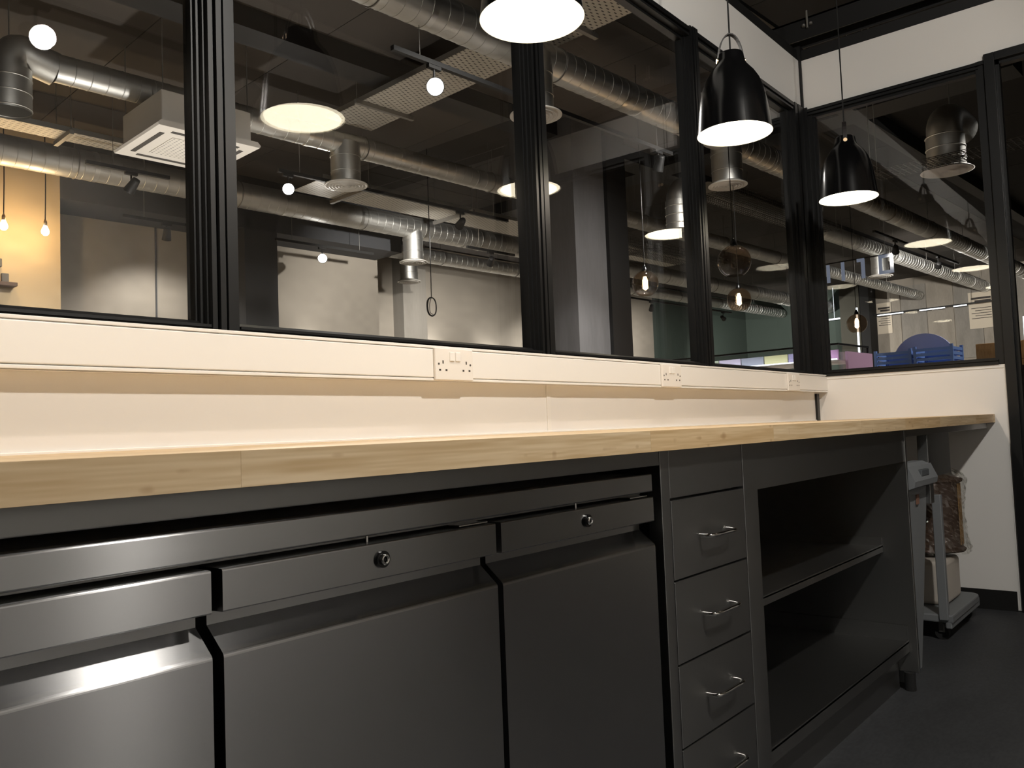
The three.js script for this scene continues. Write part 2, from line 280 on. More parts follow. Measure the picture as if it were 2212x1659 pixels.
{
  const sg = shadeGeo(), ig = G.lathe([[0.0, 0.26], [0.03, 0.255], [0.05, 0.21], [0.078, 0.18], [0.098, 0.12], [0.112, 0.05], [0.1235, 0.001], [0.126, 0.0]], 64);
  const strapPts = []; for (let k = 0; k <= 16; k++) { const a = Math.PI * k / 16; strapPts.push([Math.cos(a) * 0.043, 0.25 + Math.sin(a) * 0.1, 0]); }
  const strap = (() => { const gs = []; for (let k = 0; k < 16; k++) { const a = strapPts[k], b = strapPts[k + 1], L = Math.hypot(b[0] - a[0], b[1] - a[1]) + 0.002; gs.push(new THREE.BoxGeometry(L, 0.004, 0.017).rotateZ(Math.atan2(b[1] - a[1], b[0] - a[0])).translate((a[0] + b[0]) / 2, (a[1] + b[1]) / 2, 0)); } return merged(gs); })();
  const labels = { '-5.2': 'black bell pendant lamp outside the left of the view', '-4.08': 'black bell pendant lamp above the far left of the worktop', '-2.955': 'lit pendant lamp cut off by the top edge of the picture', '-1.837': 'black bell pendant lamp with visible strap loop, in front of the white band', '-0.66': 'black bell pendant lamp nearest the corner, strap seen edge on' };
  for (const [x, turn] of [[-5.2, 0.4], [-4.08, 0.9], [-2.955, 0.5], [-1.837, -0.85], [-0.66, 0.33]]) {
    const l = thing('pendant_lamp', labels[String(x)], 'pendant lamp', 'pendant lamps over the worktop');
    l.position.set(x, 1.915, 0.421); l.rotation.y = turn;
    part('shade', sg, M.lampBlack, l);
    part('lining', ig, M.lampInside, l);
    part('glowing_diffuser', [G.disc(0.122, 40).rotateX(Math.PI / 2).translate(0, 0.003, 0), new THREE.ConeGeometry(0.02, 0.03, 5, 1, true).translate(0, 0.021, 0)], M.pendantGlow, l);
    part('strap', strap, M.strap, l);
    for (const k of [-1, 1]) part('screw', G.cyl(0.0085, 0.006, 'x', 16).translate(k * 0.0465, 0.256, 0), M.brass, l);
    part('cord', G.rod([0, 0.28, 0], [0, ROOM.top - 1.915, 0], 0.003, 8), M.black, l);
    spot(l, [0, 0.019, 0], [0, -1, 0], WARM, PENDANT_CD, 1.36, 0.35, 0.6);
  }
}
// kitchen track lamp behind the viewer, mirrored in the fridge doors
function trackSpot(label, at, aim, cd, { glowMat = M.spotGlow, hall = true, drop = 0.15, angle = 0.6, penumbra = 0.6, r = 0.05, color = NEUTRAL, group = 'track spotlights in the shop', light = true, size = 2 } = {}) {
  const o = thing('track_spotlight', label, 'spotlight', group);
  if (hall) inHall(o, ...at); else o.position.set(...at);
  const d = (hall ? V(aim[0] - at[0], aim[1] - at[1], -(aim[2] - at[2])) : V(aim[0] - at[0], aim[1] - at[1], aim[2] - at[2])).normalize();
  const q = new THREE.Quaternion().setFromUnitVectors(V(0, 0, 1), d);
  part('adapter', G.rbox(-0.06, 0.06, drop - 0.03, drop, -0.018, 0.018, 0.004), M.frameMatt, o);
  part('arm', G.rod([0, 0, 0], [0, drop - 0.02, 0], 0.009), M.frameMatt, o);
  const head = part('head', G.lathe([[0.0, -0.1], [r * 0.7, -0.1], [r * 0.8, -0.08], [r * 1.05, 0.03], [r * 1.12, 0.05], [r * 1.05, 0.05], [r * 0.98, 0.042]], 24).rotateX(Math.PI / 2), M.frameMatt, o); head.quaternion.copy(q);
  part('glowing_lens', G.disc(r, glowMat === M.spotGlow ? 16 : 8).translate(0, 0, 0.048), glowMat, head);
  if (light) spot(o, d.clone().multiplyScalar(0.075).toArray(), d.clone().multiplyScalar(2).toArray(), color, cd, angle, penumbra, size);
  return o;
}
{
  const tk = thing('lighting_track', 'black lighting track over the kitchen, behind the viewer', 'track');
  part('rail', G.box(-4.5, -1.5, 2.91, 2.94, 2.185, 2.22), M.frameMatt, tk);
  for (const x of [-4.2, -1.8]) part('hanger', G.rod([x, 2.94, 2.2], [x, ROOM.top, 2.2], 0.004), M.rod, tk);
  trackSpot('kitchen spotlight behind the viewer, mirrored in the fridge door', [-3.05, 2.76, 2.2], [-2.9, 1.7, 0.3], KITCHEN_SPOT_CD, { hall: false, group: 'kitchen spotlights', angle: 1.38, penumbra: 0.15, r: 0.045, size: 2.4 });
  trackSpot('kitchen spotlight turned to the wall behind the viewer', [-2.0, 2.76, 2.2], [-2.6, 1.2, 4.0], 7, { hall: false, group: 'kitchen spotlights', angle: 1.0, glowMat: M.spotGlowSoft });
  trackSpot('second kitchen spotlight turned to the wall behind the viewer', [-4.2, 2.76, 2.2], [-4.6, 1.2, 4.0], 5, { hall: false, group: 'kitchen spotlights', angle: 1.0, glowMat: M.spotGlowSoft });
}
// black channel above the end partition, with clamps
{
  const b = thing('ceiling_channel', 'black steel channel above the white band, with clamps', 'channel');
  part('channel', [G.box(0.09, 0.21, 3.16, 3.17, -0.25, 3.9), G.box(0.09, 0.1, 3.05, 3.17, -0.25, 3.9), G.box(0.2, 0.21, 3.05, 3.17, -0.25, 3.9)], M.beam, b);
  for (const z of [0.03, 0.6, 0.92]) part('clamp', [G.rod([0.075, 3.1, z], [0.075, 3.2, z], 0.006), G.cyl(0.01, 0.012, 'y', 6).translate(0.075, 3.12, z - 0.02), G.cyl(0.01, 0.012, 'y', 6).translate(0.075, 3.12, z + 0.02)], M.rod, b);
  for (const z of [0.3, 2.2]) part('hanger', G.rod([0.15, 3.17, z], [0.15, ROOM.top, z], 0.005), M.rod, b);
}

// ---------------------------------------------------------------- steel counter frame, fridge, drawers, shelves
const FZ = 0.80;
{
  const f = thing('counter_frame', 'stainless steel frame carrying the worktop above the fridge', 'frame');
  part('apron', [G.rbox(-9.4, -3.11, 0.853, 0.8808, FZ - 0.02, FZ, 0.0015)], M.steelDull, f);
  part('upright', G.rbox(-3.108, -3.075, 0, 0.8808, FZ - 0.03, FZ, 0.0015), M.steelDull, f);
  part('upright', G.rbox(-5.06, -5.02, 0, 0.853, FZ - 0.03, FZ, 0.0015), M.steelDull, f);
  part('back_panel', G.box(-5.06, -3.1, 0.0, 0.88, 0.02, 0.03), M.steelDull, f);
}
{
  const x0 = -4.98, x3 = -3.139, doors = [[-4.93, -4.485], [-4.473, -4.042], [-4.029, -3.589], [-3.577, x3]];
  const fr = thing('bottle_fridge', 'stainless steel undercounter bottle fridge with hinged doors', 'fridge');
  part('cabinet', [G.box(x0, x3, 0.1, 0.80, 0.1, FZ - 0.05)], M.black, fr);
  part('top_band', G.rbox(x0, x3, 0.806, 0.839, FZ - 0.03, FZ, 0.0025, 3), M.steel, fr);
  part('top_plate', G.box(x0, x3, 0.80, 0.838, 0.1, FZ - 0.028), M.steelDull, fr);
  part('plinth', G.box(x0, x3, 0, 0.1, 0.12, FZ - 0.06), M.black, fr);
  doors.forEach(([a, b], i) => {
    // outline in (z, y): strip, grip recess, bevel, face
    const d = part('door', G.prism([[FZ - 0.046, 0.12], [FZ, 0.12], [FZ, 0.7035], [FZ - 0.0002, 0.7052], [FZ - 0.0007, 0.7066], [FZ - 0.0015, 0.7079], [FZ - 0.0027, 0.7091], [FZ - 0.033, 0.7335], [FZ - 0.033, 0.7495], [FZ - 0.001, 0.751], [FZ, 0.7525], [FZ, 0.7935], [FZ - 0.0003, 0.7948], [FZ - 0.0011, 0.7957], [FZ - 0.0024, 0.796], [FZ - 0.046, 0.796]], b - a, 'x').translate(a, 0, 0), M.steel, fr);
    if (i > 1) {
      const lx = i === 2 ? -3.808 : -3.357, ly = 0.779;
      part('lock', [G.cyl(0.0105, 0.004, 'z', 28).translate(lx, ly - 0.004, FZ + 0.002)], M.lampBlack, d);
      const lk = part('lock_barrel', [G.lathe([[0.0035, 0.0], [0.0068, 0.0], [0.0068, 0.004], [0.0045, 0.0055], [0.0035, 0.003]], 24).rotateX(Math.PI / 2).translate(lx, ly - 0.004, FZ + 0.0035)], M.chrome, d);
      part('keyway', G.box(lx - 0.0006, lx + 0.0016, ly - 0.0055, ly - 0.0025, FZ + 0.0035, FZ + 0.0062), M.black, d);
      part('bolt', G.cyl(0.0022, 0.012, 'y', 10).translate(lx - 0.012, 0.8005, FZ - 0.014), M.chrome, d);
      part('hinge', [G.rbox(b - 0.07, b - 0.012, 0.7975, 0.8, FZ - 0.03, FZ - 0.006, 0.0008), G.rbox(b - 0.02, b - 0.008, 0.797, 0.8, FZ - 0.022, FZ - 0.008, 0.0008)], M.chrome, d);
    }
  });
}
// drawer unit
{
  const d = thing('drawer_unit', 'narrow stainless steel drawer unit with chrome bar handles', 'drawer unit');
  part('carcass', [G.box(-3.075, -3.073, 0, 0.88, 0.05, FZ - 0.004), G.box(-3.075, -2.67, 0.0, 0.1, 0.05, FZ - 0.06), G.box(-3.072, -2.745, 0.1, 0.88, 0.05, FZ - 0.03), G.rbox(-2.744, -2.67, 0, 0.8808, FZ - 0.03, FZ, 0.0015), G.box(-2.673, -2.67, 0.0, 0.88, 0.05, FZ - 0.03)], M.steelDull, d);
  part('top_panel', G.rbox(-3.0735, -2.7465, 0.787, 0.8808, FZ - 0.028, FZ - 0.0005, 0.001), M.steelDull, d);
  const ys = [[0.6295, 0.7815], [0.4695, 0.6255], [0.3125, 0.4655], [0.155, 0.3085]];
  ys.forEach(([a, b]) => {
    const r = part('drawer_front', G.rbox(-3.0725, -2.747, a, b, FZ - 0.028, FZ, 0.0012), M.steelDull, d);
    const y = b - 0.078, x0 = -2.962, x1 = -2.84;
    part('handle', [G.tube([[x0, y, FZ - 0.002], [x0, y, FZ + 0.012], [x0 + 0.004, y, FZ + 0.022], [x0 + 0.016, y, FZ + 0.026], [(x0 + x1) / 2, y, FZ + 0.0265], [x1 - 0.016, y, FZ + 0.026], [x1 - 0.004, y, FZ + 0.022], [x1, y, FZ + 0.012], [x1, y, FZ - 0.002]], 0.0045, 48, 10)], M.chrome, r);
  });
}
// open shelf unit
{
  const s = thing('shelf_unit', 'open stainless steel shelf unit with two empty trays', 'shelf unit');
  part('apron', G.rbox(-2.67, -1.44, 0.772, 0.8808, FZ - 0.02, FZ - 0.004, 0.0015), M.steelDull, s);
  part('side_panel', G.rbox(-1.448, -1.432, 0.06, 0.8808, 0.04, FZ, 0.0015), M.steelDull, s);
  part('back_panel', G.box(-2.67, -1.44, 0.1, 0.88, 0.03, 0.045), M.steelDull, s);
  part('shelf', [G.box(-2.67, -1.45, 0.478, 0.482, 0.05, 0.708), G.rbox(-2.67, -1.45, 0.46, 0.486, 0.702, 0.708, 0.001), G.box(-2.67, -1.45, 0.48, 0.53, 0.05, 0.056), G.box(-1.456, -1.45, 0.48, 0.51, 0.05, 0.706)], M.steelDull, s);
  part('shelf', [G.box(-2.67, -1.45, 0.158, 0.163, 0.05, 0.774), G.rbox(-2.67, -1.45, 0.128, 0.167, 0.768, 0.774, 0.001), G.box(-1.456, -1.45, 0.16, 0.216, 0.05, 0.772), G.box(-2.67, -1.45, 0.16, 0.21, 0.05, 0.056)], M.steelDull, s);
  part('plinth', G.box(-2.67, -1.45, 0.0, 0.128, 0.72, 0.735), M.steelDull, s);
  part('foot', G.cyl(0.018, 0.06, 'y', 16).translate(-1.45, 0.03, 0.77), M.rubber, s);
}
// bay beyond: post frame and end panel
{
  const b = thing('bay_frame', 'steel rail and hanging plate of the open bay beyond the shelf unit', 'frame');
  part('rail', G.rbox(-1.43, -0.02, 0.855, 0.8808, FZ - 0.03, FZ - 0.006, 0.0015), M.steelDull, b);
  part('plate', G.rbox(-1.085, -0.718, 0.69, 0.8545, 0.772, 0.778, 0.001), M.steelDull, b);
  part('edge_strip', G.rbox(-1.135, -1.085, 0.6, 0.8545, 0.76, FZ - 0.004, 0.002), M.steelDull, b);
  part('back_panel', G.box(-1.43, -0.03, 0.0, 0.88, 0.02, 0.03), M.steelDull, b);
}
// slim bin
{
  const b = thing('slim_bin', 'slim grey plastic waste bin with moulded handle rim', 'bin');
  const X0 = -1.405, X1 = -1.125, z1 = 0.785, hgt = 0.7;
    const g = new THREE.BoxGeometry(1, 1, 1, 6, 8, 6), p = g.attributes.position;
  for (let i = 0; i < p.count; i++) { const t = p.getY(i) + 0.5, k = 0.8 + 0.2 * t, x = p.getX(i) * (X1 - X0) * k, z = p.getZ(i) * 0.52 * k; p.setXYZ(i, x + (X0 + X1) / 2, t * hgt, z + z1 - 0.26); }
  g.computeVertexNormals();
  part('body', g, M.bin, b);
  const rim = [[z1 - 0.03, hgt - 0.01], [z1 + 0.005, hgt - 0.03], [z1 + 0.03, hgt - 0.02], [z1 + 0.034, hgt], [z1 + 0.012, hgt + 0.05], [z1 - 0.01, hgt + 0.06], [z1 - 0.05, hgt + 0.06], [z1 - 0.05, hgt - 0.01]];
  const r = part('rim', [G.prism(rim, X1 - X0 + 0.03, 'x').translate(X0 - 0.015, 0, 0), G.rbox(X0 - 0.012, X1 + 0.012, hgt - 0.005, hgt + 0.02, z1 - 0.53, z1, 0.006)], M.bin, b);
  part('grip', [G.rbox((X0 + X1) / 2 - 0.05, (X0 + X1) / 2 + 0.05, hgt + 0.012, hgt + 0.036, z1 + 0.015, z1 + 0.031, 0.004)], M.binDark, b);
  part('sticker', G.box(X0 + 0.125, X0 + 0.155, hgt - 0.09, hgt - 0.055, z1 - 0.004, z1 - 0.0005), std(0x7c5a4a, 0.7), b);
}
// dolly with a film-wrapped spool
{
  const d = thing('floor_dolly', 'small grey floor dolly carrying the wrapped drum', 'dolly');
  d.position.set(-0.47, 0, 0.60);
  const s = new THREE.Shape(); s.moveTo(-0.27, 0.15); s.lineTo(-0.27, -0.15); s.lineTo(0.16, -0.15); s.quadraticCurveTo(0.26, -0.15, 0.26, -0.05); s.lineTo(0.26, 0.1); s.quadraticCurveTo(0.26, 0.15, 0.2, 0.15); s.closePath();
  part('deck', new THREE.ExtrudeGeometry(s, { depth: 0.02, bevelEnabled: true, bevelSize: 0.006, bevelThickness: 0.006, bevelSegments: 2 }).rotateX(Math.PI / 2).translate(0, 0.105, 0), M.bin, d);
  part('skirt', G.rbox(-0.275, 0.26, 0.055, 0.095, 0.125, 0.15, 0.006), M.bin, d);
  for (const [x, z] of [[-0.22, 0.1], [0.2, 0.1], [-0.22, -0.1], [0.2, -0.1]]) { const c = part('castor', [G.cyl(0.027, 0.02, 'x', 20).translate(x, 0.027, z)], M.rubber, d); part('fork', G.rbox(x - 0.018, x + 0.018, 0.03, 0.075, z - 0.012, z + 0.012, 0.004), M.steelDark, c); }
  part('upright', G.rbox(-0.285, -0.255, 0.09, 0.6, 0.105, 0.14, 0.004), M.bin, d);
  const t = single('card_tube', G.rbox(-0.58, -0.31, 0.1125, 0.298, 0.52, 0.70, 0.02, 3), M.whiteCard, 'pale cardboard sleeve standing on the dolly under the drum', 'cardboard');
  const w = thing('wrapped_drum', 'brown drum wrapped in crinkled clear film on the dolly', 'wrapped drum');
  w.position.set(-0.36, 0.318, 0.60);
  part('core', G.lathe([[0, 0], [0.135, 0], [0.14, 0.01], [0.128, 0.02], [0.125, 0.3], [0.14, 0.31], [0.14, 0.32], [0.06, 0.34], [0, 0.34]], 40), M.brown, w);
  part('tape', G.box(-0.03, 0.03, 0.03, 0.3, 0.1255, 0.1275), M.card, w);
  const prof = []; for (let k = 0; k <= 36; k++) { const t = k / 36, y = -0.004 + 0.39 * t, rr = t < 0.06 ? 0.158 : t < 0.8 ? 0.142 + 0.012 * Math.pow(Math.abs(t - 0.43) / 0.37, 3) : 0.155 * Math.sqrt(Math.max(0.0004, 1 - Math.pow((t - 0.8) / 0.2, 2))); prof.push([rr, y]); }
  const fg = G.lathe(prof, 72), fp = fg.attributes.position, jit = {};
  for (let i = 0; i < fp.count; i++) { const x = fp.getX(i), y = fp.getY(i), z = fp.getZ(i), a = Math.atan2(z, x), key = `${x.toFixed(4)},${y.toFixed(4)},${z.toFixed(4)}`; jit[key] ??= rnd() - 0.5; const k = 1 + 0.02 * Math.sin(4 * a + 30 * y) + 0.022 * Math.sin(11 * a - 60 * y) + 0.05 * jit[key]; fp.setXYZ(i, x * k, y + 0.004 * jit[key], z * k); }
  const ff = fg.toNonIndexed(); ff.computeVertexNormals();
  part('film', ff, M.film, w);
}

// ================================================================ SHOP HALL
// ducts
function duct(label, w, r, u0, u1, y, drops = [], hangers = 1.9) {
  const d = thing('spiral_duct', label, 'duct', 'galvanised ducts under the shop ceiling');
  inHall(d, u0, y, w);
  const L = u1 - u0, n = Math.round(L / 0.13), rib = new THREE.TorusGeometry(r, 0.0035, 5, 28).rotateY(Math.PI / 2);
  part('pipe', new THREE.CylinderGeometry(r, r, L, 40, 1).rotateZ(-Math.PI / 2).translate(L / 2, 0, 0), M.galv, d);
  const ribs = []; for (let k = 1; k < n; k++) if (k % 9) ribs.push(rib.clone().translate(k * L / n, 0, 0));
  part('seam', ribs, M.galv, d);
  for (let k = 9; k < n; k += 9) part('coupling', G.cyl(r + 0.005, 0.05, 'x', 36).translate(k * L / n, 0, 0), M.galvRib, d);
  for (let x = hangers * 0.6; x < L; x += hangers) part('hanger', [G.rod([x, r, 0], [x, ROOM.top - y, 0], 0.004, 6), new THREE.TorusGeometry(r + 0.004, 0.006, 5, 28).rotateY(Math.PI / 2).translate(x, 0, 0)], M.rod, d);
  for (const [u, yb, pr, fr] of drops) {
    const x = u - u0, b = yb - y;
    part('branch_pipe', [G.cyl(pr, -b, 'y', 32).translate(x, b / 2, 0), G.cyl(pr + 0.006, 0.03, 'y', 32).translate(x, -r - 0.02, 0), new THREE.TorusGeometry(pr, 0.004, 5, 32).rotateX(Math.PI / 2).translate(x, b * 0.7, 0)], M.galv, d);
    const pts = [[0.02, 0.01]]; for (let k = 0; k < 5; k++) { const a = fr * (0.16 + 0.15 * k); pts.push([a, -0.012], [a + fr * 0.05, -0.016], [a + fr * 0.06, 0.012]); } pts.push([fr * 0.93, -0.008], [fr, -0.004], [fr, 0.004], [fr * 0.9, 0.014], [pr, 0.03]);
    part('diffuser', G.lathe(pts, 48).translate(x, b, 0), M.diffuser, d);
  }
  return d;
}
duct('thick ribbed duct nearest the glass, crossing top centre to right', 2.53, 0.14, -4, 18.44, 4.0, [[0.67, 3.5, 0.15, 0.215], [3.78, 3.5, 0.165, 0.21]]);
duct('ribbed duct at upper right with a round outlet, behind the nearest duct', 3.72, 0.13, 5.4, 18.44, 4.0, [[11.46, 3.51, 0.15, 0.22]]);
duct('slim duct ending in a downward elbow at top left', 5.25, 0.115, -2.1, 18.44, 4.0, [[0.71, 3.56, 0.155, 0.225]]);
duct('long duct low across the left windows, with a round outlet', 7.6, 0.16, -8, 18.44, 4.0, [[3.55, 3.48, 0.15, 0.21]]);
duct('farthest duct, along the beige back wall', 9.0, 0.12, 4.2, 18.44, 4.0, [[4.61, 3.51, 0.15, 0.2]]);
{
  const e = thing('elbow_duct', 'wide galvanised elbow pointing down at the top left corner', 'duct'); inHall(e, -2.42, 3.56, 5.28);
  part('drop_pipe', [new THREE.CylinderGeometry(0.16, 0.16, 0.34, 40, 1, true).translate(0, 0.17, 0), ...[0.02, 0.14, 0.26].map(y => new THREE.TorusGeometry(0.16, 0.005, 6, 40).rotateX(Math.PI / 2).translate(0, y, 0))], M.galv, e);
  part('elbow', G.tube([[0, 0.32, 0], [0.0, 0.42, 0], [0.07, 0.5, 0], [0.2, 0.47, 0], [0.33, 0.44, 0]], 0.135, 24, 32), M.galv, e);
  part('hanger', G.rod([0, 0.5, 0], [0, ROOM.top - 3.56, 0], 0.005), M.rod, e);
  const g = thing('gooseneck_duct', 'gooseneck duct with round outlet behind wire mesh, upper right', 'duct'); inHall(g, 3.7, 3.1, 0.32);
  part('drop_pipe', [G.cyl(0.16, 0.3, 'y', 36).translate(0, 0.16, 0), ...[0.1, 0.2, 0.31].map(y => new THREE.TorusGeometry(0.161, 0.006, 6, 40).rotateX(Math.PI / 2).translate(0, y, 0))], M.galv, g);
  part('elbow', [G.tube([[0, 0.3, 0], [0.0, 0.38, 0], [0.06, 0.46, 0], [0.2, 0.5, 0], [0.5, 0.5, 0]], 0.15, 24, 32), new THREE.TorusGeometry(0.152, 0.006, 6, 40).rotateY(0.9).translate(0.05, 0.44, 0)], M.galv, g);
  part('diffuser', G.lathe([[0.02, 0.01], [0.06, -0.012], [0.07, 0.01], [0.1, -0.012], [0.11, 0.01], [0.15, -0.012], [0.16, 0.01], [0.2, -0.006], [0.22, 0], [0.2, 0.014], [0.16, 0.03]], 40), M.diffuser, g);
  part('hanger', G.rod([0.2, 0.5, 0], [0.2, ROOM.top - 3.1, 0], 0.005), M.rod, g);
  const g2 = thing('gooseneck_duct', 'ringed duct bend half hidden by the window post', 'duct'); inHall(g2, 3.95, 3.35, 3.28);
  part('drop_pipe', [G.cyl(0.14, 0.34, 'y', 32), ...[-0.1, 0, 0.1].map(y => new THREE.TorusGeometry(0.142, 0.006, 6, 36).rotateX(Math.PI / 2).translate(0, y, 0))], M.galv, g2);
  part('elbow', G.tube([[0, 0.15, 0], [0.02, 0.25, 0], [0.12, 0.34, 0], [0.4, 0.36, 0]], 0.13, 20, 28), M.galv, g2);
  part('hanger', G.rod([0.2, 0.36, 0], [0.2, ROOM.top - 3.35, 0], 0.005), M.rod, g2);
}
// perforated cable trays
function tray(label, [u0, u1], [w0, w1], y, along, cross = []) {
  const t = thing('cable_tray', label, 'cable tray', 'perforated cable trays'); inHall(t);
  const g = hbox(u0, u1, y, y + 0.003, w0, w1), uv = g.attributes.uv, p = g.attributes.position;
  for (let i = 0; i < p.count; i++) uv.setXY(i, p.getX(i) / 0.2, p.getZ(i) / 0.2);
  part('bed', g, M.tray, t);
  part('side', along === 'u' ? [hbox(u0, u1, y, y + 0.05, w0, w0 + 0.003), hbox(u0, u1, y, y + 0.05, w1 - 0.003, w1)] : [hbox(u0, u0 + 0.003, y, y + 0.05, w0, w1), hbox(u1 - 0.003, u1, y, y + 0.05, w0, w1)], M.galvRib, t);
  for (const k of cross) {
    const a = along === 'u' ? [[k, w0 - 0.06], [k, w1 + 0.06]] : [[u0 - 0.06, k], [u1 + 0.06, k]];
    part('bracket', [along === 'u' ? hbox(k - 0.02, k + 0.02, y - 0.042, y - 0.001, w0 - 0.08, w1 + 0.08) : hbox(u0 - 0.08, u1 + 0.08, y - 0.042, y - 0.001, k - 0.02, k + 0.02), ...a.map(([u, w]) => G.rod([u, y, -w], [u, ROOM.top, -w], 0.004, 6))], M.rod, t);
  }
}
tray('perforated cable tray at left, between the two ducts', [-6, -0.6], [6.38, 6.66], 3.9, 'u', [-1.62, -3.2]);
tray('wide perforated cable tray crossing under the ceiling behind the bright spotlight', [0.46, 1.02], [1.0, 5.2], 4.2, 'w', [4.6, 2.2]);
tray('long bright cable tray above the hanging cable loop', [1.0, 9.0], [6.1, 6.75], 3.9, 'u', [1.6, 3.3, 5.7, 7.4]);
// wire mesh trays
function mesh(label, [u0, u1], [w0, w1], y, step = 0.05) {
  const t = thing('wire_mesh_tray', label, 'mesh tray', 'wire mesh trays'); inHall(t);
  const gs = [];
  for (let u = u0; u <= u1 + 1e-6; u += step) gs.push(hbox(u - 0.0025, u + 0.0025, y, y + 0.005, w0, w1));
  for (let w = w0; w <= w1 + 1e-6; w += step) gs.push(hbox(u0, u1, y, y + 0.005, w - 0.0025, w + 0.0025));
  for (const w of [w0, w1]) { gs.push(hbox(u0, u1, y + 0.05, y + 0.055, w - 0.0025, w + 0.0025), hbox(u0, u1, y + 0.1, y + 0.105, w - 0.0025, w + 0.0025)); for (let u = u0; u <= u1 + 1e-6; u += step) gs.push(hbox(u - 0.0025, u + 0.0025, y, y + 0.1, w - 0.0025, w + 0.0025)); }
  part('mesh', gs, M.wire, t);
  part('hanger', [[u0 + 0.1, w0], [u1 - 0.1, w0], [u0 + 0.1, w1], [u1 - 0.1, w1]].map(([u, w]) => G.rod([u, y, -w], [u, ROOM.top, -w], 0.004, 6)), M.rod, t);
}
mesh('wire mesh tray beside the corner post, under the duct', [4.6, 7.9], [3.0, 3.5], 3.72);
mesh('wire mesh tray behind the brown globe lamp', [4.5, 9.0], [5.45, 6.0], 3.72);
mesh('wire mesh tray in front of the gooseneck outlet, upper right', [2.95, 3.3], [-2.6, 0.75], 3.04);
// ceiling beams
for (const [u0, u1, w0, w1, lab] of [[-11, 18.5, 1.55, 1.72, 'dark ceiling beam over the glass, running along the shop'], [-11, 18.5, 4.2, 4.5, 'dark ceiling beam between the near and the slim duct'], [4.9, 5.3, 0.0, 10.2, 'dark cross beam under the ceiling, right of the loop']])
  inHall(single('ceiling_beam', hbox(u0, u1, 4.32, ROOM.top, w0, w1), M.beam, lab, 'beam', 'ceiling beams'));

// ceiling cassette
{
  const a = thing('ceiling_cassette', 'white ceiling cassette air conditioner at upper left', 'air conditioner'); inHall(a, -1.05, 3.52, 5.15);
  part('body', G.rbox(-0.4, 0.4, 0.05, 0.33, -0.4, 0.4, 0.01), M.acWhite, a);
  const p = part('panel', G.prism([[-0.46, 0.02], [-0.45, 0.0], [0.45, 0.0], [0.46, 0.02], [0.43, 0.05], [-0.43, 0.05]], 0.92, 'z').translate(0, 0, -0.46), M.acWhite, a);
  part('grille', G.box(-0.24, 0.24, -0.006, 0.002, -0.24, 0.24), (() => { const t = M.acGrille.clone(); t.map = grilleTex.clone(); t.map.repeat.set(3, 3); t.map.needsUpdate = true; return t; })(), p);
  for (const [x0, x1, z0, z1] of [[-0.3, 0.3, -0.375, -0.335], [-0.3, 0.3, 0.335, 0.375], [-0.375, -0.335, -0.3, 0.3], [0.335, 0.375, -0.3, 0.3]]) part('louvre', G.box(x0, x1, -0.004, 0.004, z0, z1), M.slot, p);
  part('hanger', [[-0.38, -0.38], [0.38, -0.38], [-0.38, 0.38], [0.38, 0.38]].map(([x, z]) => G.rod([x, 0.3, z], [x, ROOM.top - 3.52, z], 0.005, 6)), M.rod, a);
}
// lighting tracks and spotlights
function track(label, u0, u1, w, y = 3.6) {
  const t = thing('lighting_track', label, 'track', 'black lighting tracks'); inHall(t);
  part('rail', hbox(u0, u1, y, y + 0.035, w - 0.018, w + 0.018), M.frameMatt, t);
  for (const u of [u0 + 0.25, u1 - 0.25]) part('hanger', G.rod([u, y + 0.03, -w], [u, w === 2.54 ? 3.862 : ROOM.top, -w], 0.003, 6), M.rod, t);
}
track('black lighting track behind the brightest spotlight', -0.8, 2.7, 2.54);
track('black lighting track with two spotlights, left of the post', 0.0, 3.3, 5.4);
track('short black lighting track in the alcove at left', -0.5, 0.95, 8.0);
track('short black lighting track in the alcove, right of the dark column', 1.5, 3.12, 8.0);
track('black lighting track at right, above the counter displays', 8.0, 12.0, 2.54);
track('short black lighting track near the far duct', 3.9, 4.9, 6.81);
track('short black lighting track over the cassette', -1.5, -0.7, 6.3);
trackSpot('brightest spotlight, facing the viewer between tray and duct', [-0.42, 3.45, 2.54], [-3.0, 1.0, -1.2], HALL_SPOT_CD * 0.3, { r: 0.06 });
trackSpot('bright spotlight beside the round outlet, left of centre', [0.11, 3.45, 5.4], [-3.2, 0.6, -1.0], HALL_SPOT_CD * 0.3, { r: 0.055 });
trackSpot('bright spotlight in front of the alcove wall', [2.23, 3.45, 8.0], [-2.2, 0.9, 1.0], HALL_SPOT_CD * 0.4, { r: 0.06 });
trackSpot('small spotlight lighting the alcove wall at left', [0.02, 3.45, 8.0], [0.3, 1.6, 9.0], HALL_SPOT_CD * 0.35, { glowMat: M.spotGlowSoft, angle: 1.0 });
trackSpot('dim spotlight seen from the side above the hanging loop', [2.47, 3.45, 5.4], [4.6, 2.0, 10.2], HALL_SPOT_CD * 2, { glowMat: M.spotGlowSoft, angle: 0.75 });
trackSpot('small distant spotlight between the far ducts', [4.38, 3.45, 6.81], [6.5, 1.5, 10.2], HALL_SPOT_CD * 2, { glowMat: M.spotGlowSoft, angle: 0.75 });
trackSpot('spotlight right of the second pendant reflection, below the near duct', [2.46, 3.45, 2.54], [3.0, 0.5, 4.0], HALL_SPOT_CD);
trackSpot('small spotlight over the cassette, at left', [-1.08, 3.45, 6.3], [-2.0, 1.2, 8.3], HALL_SPOT_CD * 0.5, { glowMat: M.spotGlowSoft, angle: 0.8 });
trackSpot('spotlight above the blue crates, at right', [8.85, 3.45, 2.54], [14, 1.0, 4.5], HALL_SPOT_CD * 2.5, { angle: 0.8 });
trackSpot('spotlight just left of the second lamp reflection at right', [10.86, 3.45, 2.54], [17, 2.0, 5.2], HALL_SPOT_CD * 3, { angle: 0.8 });

